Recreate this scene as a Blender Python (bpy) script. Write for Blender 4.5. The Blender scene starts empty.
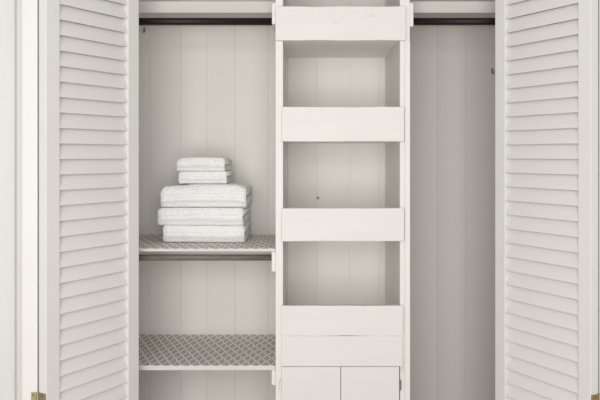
import bpy, bmesh, math, random
from mathutils import Vector, Matrix, noise
random.seed(4)
sc = bpy.context.scene
col = sc.collection
sc.view_settings.view_transform = 'Standard'
F = 722.0; HZ = 155.0; CZ = 1.35
def PX(px, Y): return (px-300)*Y/F
def PZ(py, Y): return CZ-(py-HZ)*Y/F
BACK = 3.82; XL, XR = -1.10, 1.24; FY = 3.18; TOPZ = 2.42

# ------------------------------------------------------------------ materials
def srgb(c):
    return tuple(((v/255)/12.92 if v/255 <= .04045 else ((v/255+.055)/1.055)**2.4) for v in c)+(1,)
def base_mat(name, rgb, rough=.5, metal=0):
    m = bpy.data.materials.new(name); m.use_nodes = True
    b = m.node_tree.nodes['Principled BSDF']
    b.inputs['Base Color'].default_value = srgb(rgb)
    b.inputs['Roughness'].default_value = rough
    b.inputs['Metallic'].default_value = metal
    return m, m.node_tree, b
def painted(name, rgb, var=8, stretch=(1,1,1), scale=6, bump=.08, rough=.5, chips=None, chip_stretch=(1,1,1), tone=False, knot=None, spec=.5):
    m, nt, b = base_mat(name, rgb, rough)
    b.inputs['Specular IOR Level'].default_value = spec
    N, L = nt.nodes, nt.links
    tc = N.new('ShaderNodeTexCoord'); mp = N.new('ShaderNodeMapping')
    mp.inputs['Scale'].default_value = stretch
    nz = N.new('ShaderNodeTexNoise'); nz.inputs['Scale'].default_value = scale; nz.inputs['Detail'].default_value = 6
    rp = N.new('ShaderNodeValToRGB')
    rp.color_ramp.elements[0].position = .3; rp.color_ramp.elements[1].position = .7
    rp.color_ramp.elements[0].color = srgb([max(0, c-var) for c in rgb]); rp.color_ramp.elements[1].color = srgb([min(255, c+var*.5) for c in rgb])
    bp = N.new('ShaderNodeBump'); bp.inputs['Strength'].default_value = bump; bp.inputs['Distance'].default_value = .004
    L.new(tc.outputs['Object'], mp.inputs['Vector']); L.new(mp.outputs[0], nz.inputs['Vector'])
    L.new(nz.outputs['Fac'], rp.inputs['Fac'])
    L.new(nz.outputs['Fac'], bp.inputs['Height']); L.new(bp.outputs['Normal'], b.inputs['Normal'])
    out = rp.outputs['Color']
    if chips:                                              # worn spots and scratches in the paint
        oi = N.new('ShaderNodeObjectInfo')
        mp2 = N.new('ShaderNodeMapping'); mp2.inputs['Scale'].default_value = chip_stretch
        ad = N.new('ShaderNodeVectorMath'); ad.operation = 'ADD'
        ml = N.new('ShaderNodeVectorMath'); ml.operation = 'SCALE'; ml.inputs['Scale'].default_value = 30
        cb = N.new('ShaderNodeCombineXYZ')
        for i in range(3): L.new(oi.outputs['Random'], cb.inputs[i])
        L.new(cb.outputs[0], ml.inputs[0]); L.new(tc.outputs['Object'], mp2.inputs['Vector'])
        L.new(mp2.outputs[0], ad.inputs[0]); L.new(ml.outputs[0], ad.inputs[1])
        n2 = N.new('ShaderNodeTexNoise'); n2.inputs['Scale'].default_value = 14; n2.inputs['Detail'].default_value = 5; n2.inputs['Roughness'].default_value = .65
        L.new(ad.outputs[0], n2.inputs['Vector'])
        r2 = N.new('ShaderNodeValToRGB'); r2.color_ramp.elements[0].position = .65; r2.color_ramp.elements[1].position = .75
        L.new(n2.outputs['Fac'], r2.inputs['Fac'])
        mx = N.new('ShaderNodeMix'); mx.data_type = 'RGBA'
        L.new(r2.outputs['Color'], mx.inputs['Factor']); L.new(out, mx.inputs['A']); mx.inputs['B'].default_value = srgb(chips)
        out = mx.outputs['Result']
    if tone:                                               # slight board variation, plus right-bay shade and cubby brightening painted in
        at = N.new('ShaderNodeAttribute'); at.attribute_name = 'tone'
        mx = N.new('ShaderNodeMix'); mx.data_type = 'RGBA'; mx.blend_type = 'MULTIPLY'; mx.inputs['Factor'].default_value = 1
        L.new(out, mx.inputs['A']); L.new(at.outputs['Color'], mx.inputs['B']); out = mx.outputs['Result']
    if knot:                                               # one dark knot showing through the paint
        ge = N.new('ShaderNodeNewGeometry'); ds = N.new('ShaderNodeVectorMath'); ds.operation = 'DISTANCE'
        ds.inputs[1].default_value = knot[0]; L.new(ge.outputs['Position'], ds.inputs[0])
        r3 = N.new('ShaderNodeMapRange'); r3.inputs['From Min'].default_value = knot[1]; r3.inputs['From Max'].default_value = knot[1]*.4
        L.new(ds.outputs['Value'], r3.inputs['Value'])
        mx = N.new('ShaderNodeMix'); mx.data_type = 'RGBA'
        L.new(r3.outputs[0], mx.inputs['Factor']); L.new(out, mx.inputs['A']); mx.inputs['B'].default_value = srgb((140,132,124)); out = mx.outputs['Result']
    L.new(out, b.inputs['Base Color'])
    return m
M = {}
M['board'] = painted('painted_board', (225,222,217), 3, (1,5,6), 3, .06, chips=(206,201,194), chip_stretch=(.6,1,1.8))
M['inner'] = painted('painted_inner_board', (245,243,238), 3, (1,8,12), 3, .06)
M['upright'] = painted('painted_upright', (229,227,222), 3, (6,5,1), 3, .06, chips=(206,201,194), chip_stretch=(1.8,1,.6))
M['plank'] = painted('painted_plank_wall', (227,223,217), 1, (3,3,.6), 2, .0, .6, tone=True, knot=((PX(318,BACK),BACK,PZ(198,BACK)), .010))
M['side'] = painted('painted_side_wall', (228,224,218), 2, (5,5,.7), 3, .04, .6)
M['upper'] = painted('painted_upper_shelf', (215,211,205), 3, (1,6,9), 3, .1, .6)
M['door'] = painted('door_paint', (229,227,223), 2, (1,1,1), 5, .03, .5)
M['slat'] = painted('slat_paint', (231,228,224), 1, (1,1,1), 2, .0, .5)
M['trim'] = painted('trim_paint', (231,230,227), 2, (8,8,1), 3, .04, .45)
M['wall'] = painted('wall_paint', (226,224,221), 3, (1,1,1), 20, .05, .7)
M['floor'] = painted('floor_wood', (182,175,166), 18, (10,1,1), 3, .1, .45)
M['rod'] = painted('dark_rod', (28,26,25), 5, (1,8,8), 10, .05, .5, spec=.35)
M['oldrod'] = painted('weathered_rod', (132,124,117), 22, (1,10,10), 8, .1, .7, spec=.2)
M['brass'] = base_mat('aged_brass', (186,172,138), .4, .8)[0]
M['steel'] = base_mat('dull_steel', (130,124,116), .45, .8)[0]
M['iron'] = base_mat('grey_iron', (148,142,135), .6, 0)[0]
# terry cloth
m, nt, b = base_mat('terry_cloth', (252,252,250), .95)
N, L = nt.nodes, nt.links
tc = N.new('ShaderNodeTexCoord'); nz = N.new('ShaderNodeTexNoise'); nz.inputs['Scale'].default_value = 150; nz.inputs['Detail'].default_value = 4
bp = N.new('ShaderNodeBump'); bp.inputs['Strength'].default_value = .95; bp.inputs['Distance'].default_value = .009
L.new(tc.outputs['Object'], nz.inputs['Vector']); L.new(nz.outputs['Fac'], bp.inputs['Height']); L.new(bp.outputs['Normal'], b.inputs['Normal'])
b.inputs['Sheen Weight'].default_value = .3; b.inputs['Specular IOR Level'].default_value = .1
M['terry'] = m
m, nt, b = base_mat('woven_band', (230,229,226), .8)
N, L = nt.nodes, nt.links
tc = N.new('ShaderNodeTexCoord'); wv = N.new('ShaderNodeTexWave'); wv.inputs['Scale'].default_value = 60; wv.bands_direction = 'X'
bp = N.new('ShaderNodeBump'); bp.inputs['Strength'].default_value = .4; bp.inputs['Distance'].default_value = .002
L.new(tc.outputs['Object'], wv.inputs['Vector']); L.new(wv.outputs['Fac'], bp.inputs['Height']); L.new(bp.outputs['Normal'], b.inputs['Normal'])
M['band'] = m
# lattice shelf liner: pale rounded trellis lines on grey
m, nt, b = base_mat('lattice_liner', (215,208,200), .6)
N, L = nt.nodes, nt.links
tc = N.new('ShaderNodeTexCoord'); sx = N.new('ShaderNodeSeparateXYZ'); L.new(tc.outputs['Object'], sx.inputs[0])
def mth(op, a, bb=None):
    n = N.new('ShaderNodeMath'); n.operation = op
    for i, v in enumerate((a, bb)):
        if v is None: continue
        if isinstance(v, (int, float)): n.inputs[i].default_value = v
        else: L.new(v, n.inputs[i])
    return n.outputs[0]
u = mth('MULTIPLY', sx.outputs[0], 1/.045); v = mth('MULTIPLY', sx.outputs[1], 1/.108)
wob = mth('MULTIPLY', mth('SINE', mth('MULTIPLY', v, 4*math.pi)), .03)
d1 = mth('ABSOLUTE', mth('SUBTRACT', mth('FRACT', mth('ADD', mth('ADD', u, wob), v)), .5))
d2 = mth('ABSOLUTE', mth('SUBTRACT', mth('FRACT', mth('SUBTRACT', mth('SUBTRACT', u, wob), v)), .5))
ln = mth('GREATER_THAN', mth('MAXIMUM', d1, d2), .385)
mx = N.new('ShaderNodeMix'); mx.data_type = 'RGBA'
L.new(ln, mx.inputs['Factor']); mx.inputs['A'].default_value = srgb((190,185,178)); mx.inputs['B'].default_value = srgb((243,240,235))
L.new(mx.outputs['Result'], b.inputs['Base Color'])
M['liner'] = m

# ------------------------------------------------------------------ helpers
def empty(name, loc, label, cat, group=None):
    o = bpy.data.objects.new(name, None); col.objects.link(o); o.location = loc
    o.empty_display_size = .05
    o['label'] = label; o['category'] = cat
    if group: o['group'] = group
    return o
def finish(name, bm, mat, parent=None, bevel=0, smooth=False, label=None):
    bmesh.ops.recalc_face_normals(bm, faces=bm.faces[:])
    co = [v.co for v in bm.verts]
    c = Vector([(min(p[i] for p in co)+max(p[i] for p in co))/2 for i in range(3)])
    bmesh.ops.translate(bm, verts=bm.verts[:], vec=-c)
    me = bpy.data.meshes.new(name); bm.to_mesh(me); bm.free()
    if smooth:
        for p in me.polygons: p.use_smooth = True
    me.materials.append(mat)
    o = bpy.data.objects.new(name, me); col.objects.link(o)
    if parent:
        o.parent = parent
        w = Vector(parent.location); q = parent.parent
        while q: w += Vector(q.location); q = q.parent
        o.location = c-w
    else: o.location = c
    if bevel:
        md = o.modifiers.new('soft_edges', 'BEVEL'); md.width = bevel; md.segments = 2; md.limit_method = 'ANGLE'; md.angle_limit = .6
    if label: o['label'] = label
    return o
def addbox(bm, x0,x1,y0,y1,z0,z1, mat=None):
    r = bmesh.ops.create_cube(bm, size=1)
    T = Matrix.Translation(((x0+x1)/2,(y0+y1)/2,(z0+z1)/2)) @ Matrix.Diagonal((abs(x1-x0),abs(y1-y0),abs(z1-z0),1))
    if mat is not None: T = mat @ T
    bmesh.ops.transform(bm, matrix=T, verts=r['verts'])
def box(name, x0,x1,y0,y1,z0,z1, mat, parent=None, bevel=.002, label=None, T=None):
    bm = bmesh.new(); addbox(bm, x0,x1,y0,y1,z0,z1, T)
    return finish(name, bm, mat, parent, bevel, label=label)
def worn_board(name, x0,x1,y0,y1,z0,z1, mat, parent, seed, amp=1, bevel=.0025):
    # hand-cut board: its long edges waver by a millimetre or two
    bm = bmesh.new(); n = 40; rings = []
    for i in range(n+1):
        x = x0+(x1-x0)*i/n
        a = .0020*noise.noise((x*7, seed, 0))+.0008*noise.noise((x*40, seed, 3)); c = amp*(.0020*noise.noise((x*7, seed, 9))+.0008*noise.noise((x*40, seed, 12)))
        a = max(a*amp, -.001)
        rings.append([bm.verts.new(p) for p in ((x,y0,z0+a),(x,y1,z0+a),(x,y1,z1+c),(x,y0,z1+c))])
    for i in range(n):
        for j in range(4):
            k = (j+1) % 4
            bm.faces.new((rings[i][j],rings[i][k],rings[i+1][k],rings[i+1][j]))
    bm.faces.new(rings[0]); bm.faces.new(rings[-1])
    return finish(name, bm, mat, parent, bevel)
def structure(o): o['kind'] = 'structure'; return o
def cyl(bm, p0, p1, r, seg=24):
    p0, p1 = Vector(p0), Vector(p1); d = p1-p0
    T = Matrix.Translation((p0+p1)/2) @ d.to_track_quat('Z','Y').to_matrix().to_4x4()
    bmesh.ops.create_cone(bm, cap_ends=True, segments=seg, radius1=r, radius2=r, depth=d.length, matrix=T)

# ------------------------------------------------------------------ setting
def plank_wall():
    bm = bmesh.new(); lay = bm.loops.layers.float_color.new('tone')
    ps = [-60, 20, 58, 90, 118, 150, 181, 207, 235, 268, 288, 317, 350, 379, 405, 437, 466, 525, 560]   # joints between the boards
    xs = [PX(p, BACK) for p in ps]
    tones = {}
    prof = []
    for i in range(len(xs)-1):
        g = .0011 if i % 3 else .0015
        prof += [(xs[i]+g, BACK, i), (xs[i+1]-g, BACK, i), (xs[i+1], BACK+.0022, i)]
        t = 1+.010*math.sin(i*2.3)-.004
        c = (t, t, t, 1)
        if ps[i] >= 437: t -= .19; c = (t, t, t, 1)  # shade of the right bay put into the board colour
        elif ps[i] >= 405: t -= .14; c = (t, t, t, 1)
        elif ps[i] >= 288: t += .14; c = (t, t, t*1.01, 1)  # cubby backs lightened in colour to even out their shade
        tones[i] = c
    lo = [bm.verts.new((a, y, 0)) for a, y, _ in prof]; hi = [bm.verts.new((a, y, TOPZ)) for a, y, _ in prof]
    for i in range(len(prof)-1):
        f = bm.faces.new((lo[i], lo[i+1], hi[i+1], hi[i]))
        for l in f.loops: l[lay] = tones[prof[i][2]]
    a0, a1 = prof[0][0], prof[-1][0]
    q = [bm.verts.new(p) for p in ((a0,BACK+.05,0),(a1,BACK+.05,0),(a1,BACK+.05,TOPZ),(a0,BACK+.05,TOPZ))]
    for f in (bm.faces.new((q[1],q[0],q[3],q[2])), bm.faces.new((lo[0],q[0],q[3],hi[0])), bm.faces.new((lo[-1],hi[-1],q[2],q[1]))):
        for l in f.loops: l[lay] = (1,1,1,1)
    return structure(finish('wall_back', bm, M['plank']))
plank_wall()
structure(box('wall_left', XL-.06, XL, FY+.12, BACK, 0, TOPZ, M['side'], bevel=0))
structure(box('wall_right', XR, XR+.06, FY+.12, BACK, 0, TOPZ, M['side'], bevel=0))
structure(box('wall_front_left', -3.2, XL, FY, FY+.12, 0, 2.7, M['wall'], bevel=0))
structure(box('wall_front_right', XR, 3.2, FY, FY+.12, 0, 2.7, M['wall'], bevel=0))
structure(box('wall_front_header', XL, XR, FY, FY+.12, 2.28, 2.7, M['wall'], bevel=0))
structure(box('ceiling', XL-.06, XR+.06, FY+.12, BACK+.05, TOPZ, TOPZ+.05, M['wall'], bevel=0))
structure(box('floor', -3.2, 3.2, -1.5, BACK+.05, -.05, 0, M['floor'], bevel=0))
def casing(name, x0, x1):
    # moulded casing: stepped profile extruded upright
    s = 1 if x1 > x0 else -1; w = abs(x1-x0)
    pr = [(0,0),(0,.018),(.02,.024),(.126,.024),(.130,.014),(.136,.030),(w-.004,.030),(w,.026),(w,0)]
    bm = bmesh.new()
    lo = [bm.verts.new((x0+s*a, FY-d, 0)) for a, d in pr]; hi = [bm.verts.new((x0+s*a, FY-d, 2.34)) for a, d in pr]
    n = len(pr)
    for i in range(n): bm.faces.new((lo[i], lo[(i+1)%n], hi[(i+1)%n], hi[i]))
    bm.faces.new(lo); bm.faces.new(hi)
    structure(finish(name, bm, M['trim']))
casing('trim_1', XL-.01, XL-.22)
casing('trim_2', XR+.01, XR+.22)
structure(box('trim_3', XL-.01, XR+.01, FY-.025, FY, 2.28, 2.40, M['trim']))

# ------------------------------------------------------------------ shelf tower
TF = 3.25; FB = TF+.003; FF = TF-.016
tower = empty('shelf_tower', (PX(342,TF), 3.53, 0), 'tall white painted built-in tower of open cubbies with wide front boards and cabinet doors below', 'shelf unit')
lx0, lx1, rx0, rx1 = PX(275.5,TF), PX(283,TF), PX(400,TF), PX(410,TF)
TT = 2.36
box('side_panel', lx0, lx1, FB, BACK-.002, 0, TT, M['upright'], tower, .002)
box('side_panel', rx0, rx1, FB, BACK-.002, 0, TT, M['upright'], tower, .002)
box('edge_strip', PX(404.8,TF), rx1, TF-.006, FB, 0, PZ(42,TF), M['upright'], tower, .002)
box('top_panel', lx1, rx0, FB, BACK-.002, TT-.02, TT, M['inner'], tower)
for s, (y0, y1, a, b_) in enumerate(((7,41,275.5,405.5),(107,141.5,281.5,404),(208,241,281.5,404),(305,335,281.5,402.5))):
    worn_board('front_board', PX(a,TF), PX(b_,TF), FF, FB, PZ(y1,TF), PZ(y0,TF), M['board'], tower, s*5.3+1, bevel=.0012 if s == 3 else .0028)
    z = PZ(y1,TF)
    box('shelf_board', lx1, rx0, FB, BACK-.002, z+.001, z+.019, M['inner'], tower, .001)
worn_board('front_board', PX(281.5,TF), PX(402,TF), FF, FB, PZ(365.4,TF), PZ(335,TF)-.0007, M['board'], tower, 31, .2, .0012)
for a, b_, hx in ((281.5,340.3,None),(340.8,398.8,1)):
    d = box('cabinet_door', PX(a,TF), PX(b_,TF), FF, FB, .10, PZ(365.9,TF), M['board'], tower, .0018)
    x = PX(b_,TF) if hx else PX(a,TF)
    z = PZ(384,TF)
    bm = bmesh.new(); cyl(bm, (x+(.004 if hx else -.004), FF-.002, z-.022), (x+(.004 if hx else -.004), FF-.002, z+.022), .004, 12)
    finish('hinge', bm, M['steel'] if hx else M['upright'], d, smooth=False, label='small dull metal hinge' if hx else None)
box('kick_board', lx1, rx0, FB+.03, FB+.05, 0, .095, M['board'], tower)
# rod brackets on the tower's sides
RY = 3.405; RZ = PZ(21.5,RY); RR = .0170
def bracket(x0, x1, y0, y1, z0, z1):
    box('rod_bracket', x0, x1, y0, y1, z0, z1, M['upright'], tower, .002)
bracket(lx0-.016, lx0, FB, RY+.035, RZ-.04, RZ+.055)
bracket(rx1, rx1+.016, FB, RY+.035, RZ-.05, RZ+.055)
RY2 = 3.36; RZ2 = PZ(257.5,RY2)
S1 = PZ(248.5,3.255); S2 = PZ(365.5,3.26); TH1 = .014; TH2 = .022
bracket(lx0-.018, lx0, FB+.012, BACK-.03, PZ(272,FB), S1-TH1-.001)
box('shelf_cleat', lx0-.018, lx0, FB+.012, BACK-.03, PZ(386,FB), S2-TH2-.001, M['upright'], tower, .002)

# ------------------------------------------------------------------ shelves
def shelf(name, label, x0, x1, y0, ztop, th, liner, mat):
    r = empty(name, ((x0+x1)/2, (y0+BACK)/2, ztop-th), label, 'shelf')
    box('board', x0, x1, y0, BACK-.002, ztop-th, ztop-(.0012 if liner else 0), mat, r, .002)
    if liner: box('shelf_liner', x0, x1-.001, y0+.001, BACK-.003, ztop-.0012, ztop, M['liner'], r, 0, 'grey lattice patterned shelf liner')
    return r
shelf('closet_shelf', 'white shelf with grey lattice liner carrying the folded towels', XL+.001, lx0-.001, 3.255, S1, TH1, True, M['upper'])
shelf('closet_shelf', 'empty lower white shelf with grey lattice liner beside the cabinet doors', XL+.001, lx0-.001, 3.26, S2, TH2, True, M['upper'])
TS = 2.030
shelf('closet_shelf', 'high plain white shelf above the dark rod over the towels', XL+.001, lx0-.001, 3.45, TS+.055, .055, False, M['upper'])
shelf('closet_shelf', 'high plain white shelf in the narrow compartment right of the tower', rx1+.001, XR-.001, 3.45, TS+.055, .055, False, M['upper'])

# ------------------------------------------------------------------ rods
def rod(label, x0, x1, y, z, r, mat, wallside):
    e = empty('closet_rod', ((x0+x1)/2, y, z), label, 'rod')
    bm = bmesh.new(); cyl(bm, (x0,y,z), (x1,y,z), r, 32)
    finish('pole', bm, mat, e, smooth=True)
    bm = bmesh.new()
    xa = x0 if wallside < 0 else x1
    cyl(bm, (xa,y,z), (xa-wallside*.012,y,z), r*1.3)
    finish('end_socket', bm, M['upright'], e)
rod('dark brown hanging rod spanning above the towels, left of the tower', XL+.001, lx0-.017, RY, RZ, RR, M['rod'], -1)
rod('dark brown hanging rod in the empty compartment right of the tower', rx1+.017, XR-.001, RY, RZ, RR, M['rod'], 1)
rod('grey brown weathered rod just under the shelf holding towels', XL+.001, lx0-.019, RY2, RZ2, .0145, M['oldrod'], -1)

# ------------------------------------------------------------------ coat hooks on the back wall
def tube(bm, pts, r, seg=10):
    rings = []
    for i, p in enumerate(pts):
        t = (pts[min(i+1, len(pts)-1)]-pts[max(i-1, 0)]).normalized()
        a = Vector((1,0,0)); b2 = t.cross(a).normalized()
        rings.append([bm.verts.new(p+a*math.cos(k*2*math.pi/seg)*r+b2*math.sin(k*2*math.pi/seg)*r) for k in range(seg)])
    for i in range(len(rings)-1):
        for k in range(seg):
            bm.faces.new((rings[i][k], rings[i][(k+1)%seg], rings[i+1][(k+1)%seg], rings[i+1][k]))
    bm.faces.new(rings[0]); bm.faces.new(rings[-1])
def coat_hook(label, x, z, s):
    e = empty('coat_hook', (x, BACK, z), label, 'hook')
    box('plate', x-.006*s, x+.006*s, BACK-.004, BACK+.0004, z-.016*s, z+.016*s, M['iron'], e, .001)
    pts = [Vector((x, BACK-.004, z+.006*s)), Vector((x, BACK-.014*s, z+.004*s))]
    for i in range(9):
        a = math.pi*i/8
        pts.append(Vector((x, BACK-.026*s+.012*s*math.cos(a), z-.010*s-.012*s*math.sin(a))))
    pts.append(Vector((x, BACK-.039*s, z-.002*s)))
    bm = bmesh.new(); tube(bm, pts, .003*s)
    finish('prong', bm, M['iron'], e, smooth=True)
coat_hook('small grey hook high in the empty compartment, near the right folding door', PX(492,BACK), PZ(71,BACK), .9)
coat_hook('small grey hook under the left end of the rod above the towels', PX(144.5,BACK), PZ(30,BACK), .8)

# ------------------------------------------------------------------ bifold louvered doors
LT = .042; Z0, Z1 = .03, 2.22
def leaf(root, near, d, nb, W, s_near, s_far, lt):
    # local frame: u along the leaf from its near edge, v through its thickness, z up
    T = Matrix(((d.x, nb.x, 0, near.x), (d.y, nb.y, 0, near.y), (0,0,1,0), (0,0,0,1)))
    box('stile', 0, s_near, 0, lt, Z0, Z1, M['door'], root, .0025, T=T)
    box('stile', W-s_far, W, 0, lt, Z0, Z1, M['door'], root, .0025, T=T)
    box('rail', s_near, W-s_far, .002, lt-.002, Z0, .24, M['door'], root, .002, T=T)
    box('rail', s_near, W-s_far, .002, lt-.002, 2.10, Z1, M['door'], root, .002, T=T)
    bm = bmesh.new(); z = .24+.036; p = .0605; w = .0658; th = .006; a = math.radians(20)
    while z+.03 < 2.10:
        R = Matrix.Translation((0, lt*.37, z)) @ Matrix.Rotation(-a, 4, 'X')
        addbox(bm, s_near, W-s_far, -th/2, th/2, -w/2, w/2, T @ R)
        z += p
    finish('louver_slats', bm, M['slat'], root, .0014)
    return T
def bifold(label, near, far, s_near, s_far, side):
    near, far = Vector(near), Vector(far); W = (far-near).length; d = (far-near)/W
    nb = Vector((-d.y, d.x)) if side < 0 else Vector((d.y, -d.x))
    root = empty('bifold_door', (near.x, near.y+.25, 0), label, 'door')
    T = leaf(root, near, d, nb, W, s_near, s_far, LT)
    B = near+nb*LT
    n2 = B+Vector((side*.005, 0)); d2 = Vector((0,1)); nb2 = Vector((side,0))
    T2 = leaf(root, n2, d2, nb2, W-.045, s_near, s_far, LT+.018)
    for hz in (.414, 2.12):
        bm = bmesh.new()
        hh = .026
        addbox(bm, -.0025, 0, .001, LT, hz-hh, hz+hh, T)
        addbox(bm, -.0025, 0, 0, LT*.55, hz-hh, hz+hh, T2)
        kx, ky = (B+n2)/2
        for q in range(5):
            za = hz-hh+q*hh*.4
            cyl(bm, (kx, ky-.005, za+.0005), (kx, ky-.005, za+hh*.4-.0005), .005, 16)
        h = finish('hinge', bm, M['brass'], root, label='aged brass hinge')
        for TT_, vv in ((T, LT*.5), (T2, LT*.36)):
            bm = bmesh.new()
            for dz in (-.015, .015):
                p0 = TT_ @ Vector((-.0025, vv, hz+dz)); p1 = TT_ @ Vector((-.0040, vv, hz+dz))
                cyl(bm, p0, p1, .004, 12)
            finish('screw', bm, M['steel'], h)
    return root
bifold('white louvered folding door standing open in front of the towel side', (-.967,2.75), (PX(139,FY),FY), .066, .066, -1)
bifold('white louvered folding door standing open in front of the empty right compartment', (1.102,2.735), (PX(495,FY),FY), .060, .060, 1)

# ------------------------------------------------------------------ towels
def towel(name, label, cat, group, cx, yf, z0, w, d, h, seed, rot=0, puff=.004, slump=0, layers=2, band=(.12,.30), crease=.009):
    root = empty(name, (cx, yf+d/2, z0), label, cat, group)
    g = .0018; prof = []
    def seg(p, q, n):
        for i in range(n): t = i/n; prof.append((p[0]+(q[0]-p[0])*t, p[1]+(q[1]-p[1])*t))
    r = h/2
    # front: one rounded bulge for every folded layer, with a soft crease between them
    lh = h/layers; dep = h*.31
    seg((d,0), (dep,0), 12)
    fr = []
    NF = 52
    for i in range(NF):
        a = -math.pi/2-math.pi*i/(NF-1)
        ca, sa = abs(math.cos(a)), math.sin(a)
        z = r+r*abs(sa)**.88*(1 if sa > 0 else -1)
        y = dep*(1-ca**.78)
        for q in range(1, layers):
            y += crease*math.exp(-((z-q*lh)/(h*.045))**2)
        fr.append((y, z))
    nf0 = len(prof); prof += fr
    seg((dep+.006,h), (d-.012,h), 14)
    seg((d-.012,h), (d,h*.94), 3)
    seg((d,h*.94), (d,r+g), 4)
    seg((d,r+g), (.03,r+g), 12)
    seg((.03,r+g), (.03,r-g), 1)
    seg((.03,r-g), (d,r-g), 12)
    seg((d,r-g), (d,0), 4)
    nx = 150; n = len(prof)
    bm = bmesh.new(); grid = []
    RM = Matrix.Rotation(rot, 3, 'Z')
    for i in range(nx+1):
        s = i/nx; x = (s-.5)*w
        e = min(s, 1-s)*w
        ro = 1-.08*max(0, 1-e/.020)**2
        ring = []
        wav = noise.noise((seed*3.1+x*4, seed, 0))*puff*1.4
        for (y, z) in prof:
            yy = d/2+(y-d/2)*(1-.05*max(0,1-e/.022)**2); zz = z*(1 if z < r*.4 else ro)
            q = Vector((x*6+seed*7.3, y*6, z*6))
            amt = puff*noise.noise(q)+puff*.4*noise.noise(q*3)
            fuzz = .0018*noise.noise(Vector((x*150+seed, y*150, z*150)))+.0013*noise.noise(Vector((x*60+seed, y*60, z*60)))
            front = max(0, 1-y/.06)
            yy += -front*(amt*1.4+wav)-fuzz*(1 if front else 0)
            zz += (amt*.9+wav*.8+fuzz+.003)*(1 if z > lh*.2 else .2)
            zz -= slump*(z/h)*(s-.5)**2*4*(1 if s < .5 else .6)
            # ends bulge softly, a little differently for each layer
            xx = x*(1+.014*noise.noise((seed*2.7+(4 if z > r else 0), y*4, 9 if s > .5 else 0))+.012*abs(math.sin(math.pi*z/lh))**.6-.010)
            zz = min(max(zz, 0), h)
            ring.append(bm.verts.new(RM @ Vector((xx, yy-d/2, zz))+root.location))
        grid.append(ring)
    for i in range(nx):
        for j in range(n):
            k = (j+1) % n
            bm.faces.new((grid[i][j], grid[i][k], grid[i+1][k], grid[i+1][j]))
    bm.faces.new(grid[0]); bm.faces.new(grid[-1])
    # woven border: a flat strip following the front of one folded layer
    bm2 = bmesh.new()
    js = [j for j in range(nf0, nf0+len(fr)) if band[0]*h <= prof[j][1] <= band[1]*h]
    vo, vi = [], []
    for i in range(nx+1):
        a_, b_ = [], []
        for j in js:
            p = grid[i][j].co; dv = RM @ Vector((0,-1,0))
            a_.append(bm2.verts.new(p+dv*.0014)); b_.append(bm2.verts.new(p-dv*.001))
        vo.append(a_); vi.append(b_)
    K = len(js)-1
    for i in range(nx):
        for j in range(K):
            bm2.faces.new((vo[i][j],vo[i][j+1],vo[i+1][j+1],vo[i+1][j])); bm2.faces.new((vi[i][j],vi[i+1][j],vi[i+1][j+1],vi[i][j+1]))
        bm2.faces.new((vo[i][0],vo[i+1][0],vi[i+1][0],vi[i][0])); bm2.faces.new((vo[i][K],vi[i][K],vi[i+1][K],vo[i+1][K]))
    for i in (0, nx):
        for j in range(K): bm2.faces.new((vo[i][j],vi[i][j],vi[i][j+1],vo[i][j+1]))
    finish('cloth', bm, M['terry'], root, smooth=True)
    finish('woven_border', bm2, M['band'], root, smooth=True)
    return root
yf = 3.445
zc = S1+.0003
hb = .083
towel('bath_towel', 'folded white bath towel at the bottom of the stack, lying on the patterned shelf', 'towel', 'folded bath towels', PX(204.5,yf), yf+.006, zc, .395, .29, hb, 1, rot=-.05, puff=.005, band=(.20,.38))
towel('bath_towel', 'folded white bath towel in the middle of the three large ones', 'towel', 'folded bath towels', PX(201.5,yf), yf-.003, zc+hb+.0002, .412, .29, hb+.002, 2, rot=-.065, puff=.005, band=(.20,.38))
towel('bath_towel', 'folded white bath towel topmost of the large ones, under the washcloths', 'towel', 'folded bath towels', PX(204,yf), yf+.002, zc+2*hb+.0024, .412, .285, .112, 3, rot=-.04, puff=.008, slump=.020, band=(.16,.32))
zt = zc+2*hb+.112+.0026; yw = 3.500
towel('washcloth', 'small folded white washcloth lying directly on the large towels', 'towel', 'folded washcloths', PX(203.5,yw), yw, zt, .235, .20, .061, 5, rot=-.06, puff=.004, band=(.20,.40), crease=.007)
towel('washcloth', 'small folded white washcloth on the very top of the towel stack', 'towel', 'folded washcloths', PX(202,yw), yw-.003, zt+.0612, .236, .205, .068, 6, rot=-.08, puff=.006, slump=.010, band=(.20,.38), crease=.007)

# ------------------------------------------------------------------ light and camera
w = bpy.data.worlds.new('World'); sc.world = w; w.use_nodes = True
w.node_tree.nodes['Background'].inputs[0].default_value = (1,.997,.99,1)
w.node_tree.nodes['Background'].inputs[1].default_value = .50
def area(name, loc, target, size, power, colr=(1,.992,.98)):
    l = bpy.data.lights.new(name, 'AREA'); l.energy = power; l.size = size; l.color = colr
    o = bpy.data.objects.new(name, l); col.objects.link(o); o.location = loc
    o.rotation_euler = (Vector(target)-Vector(loc)).to_track_quat('-Z','Y').to_euler()
area('frontal_fill', (-.35,-1.1,1.35), (0,3.6,1.2), 2.8, 130)  # broad lamp added behind the camera to light the closet flatly
cam = bpy.data.cameras.new('Camera'); co = bpy.data.objects.new('Camera', cam); col.objects.link(co)
co.location = (0,0,CZ); co.rotation_euler = (math.pi/2,0,0)
cam.sensor_width = 36; cam.lens = F*36/600; cam.shift_y = -(200-HZ)/600
sc.camera = co
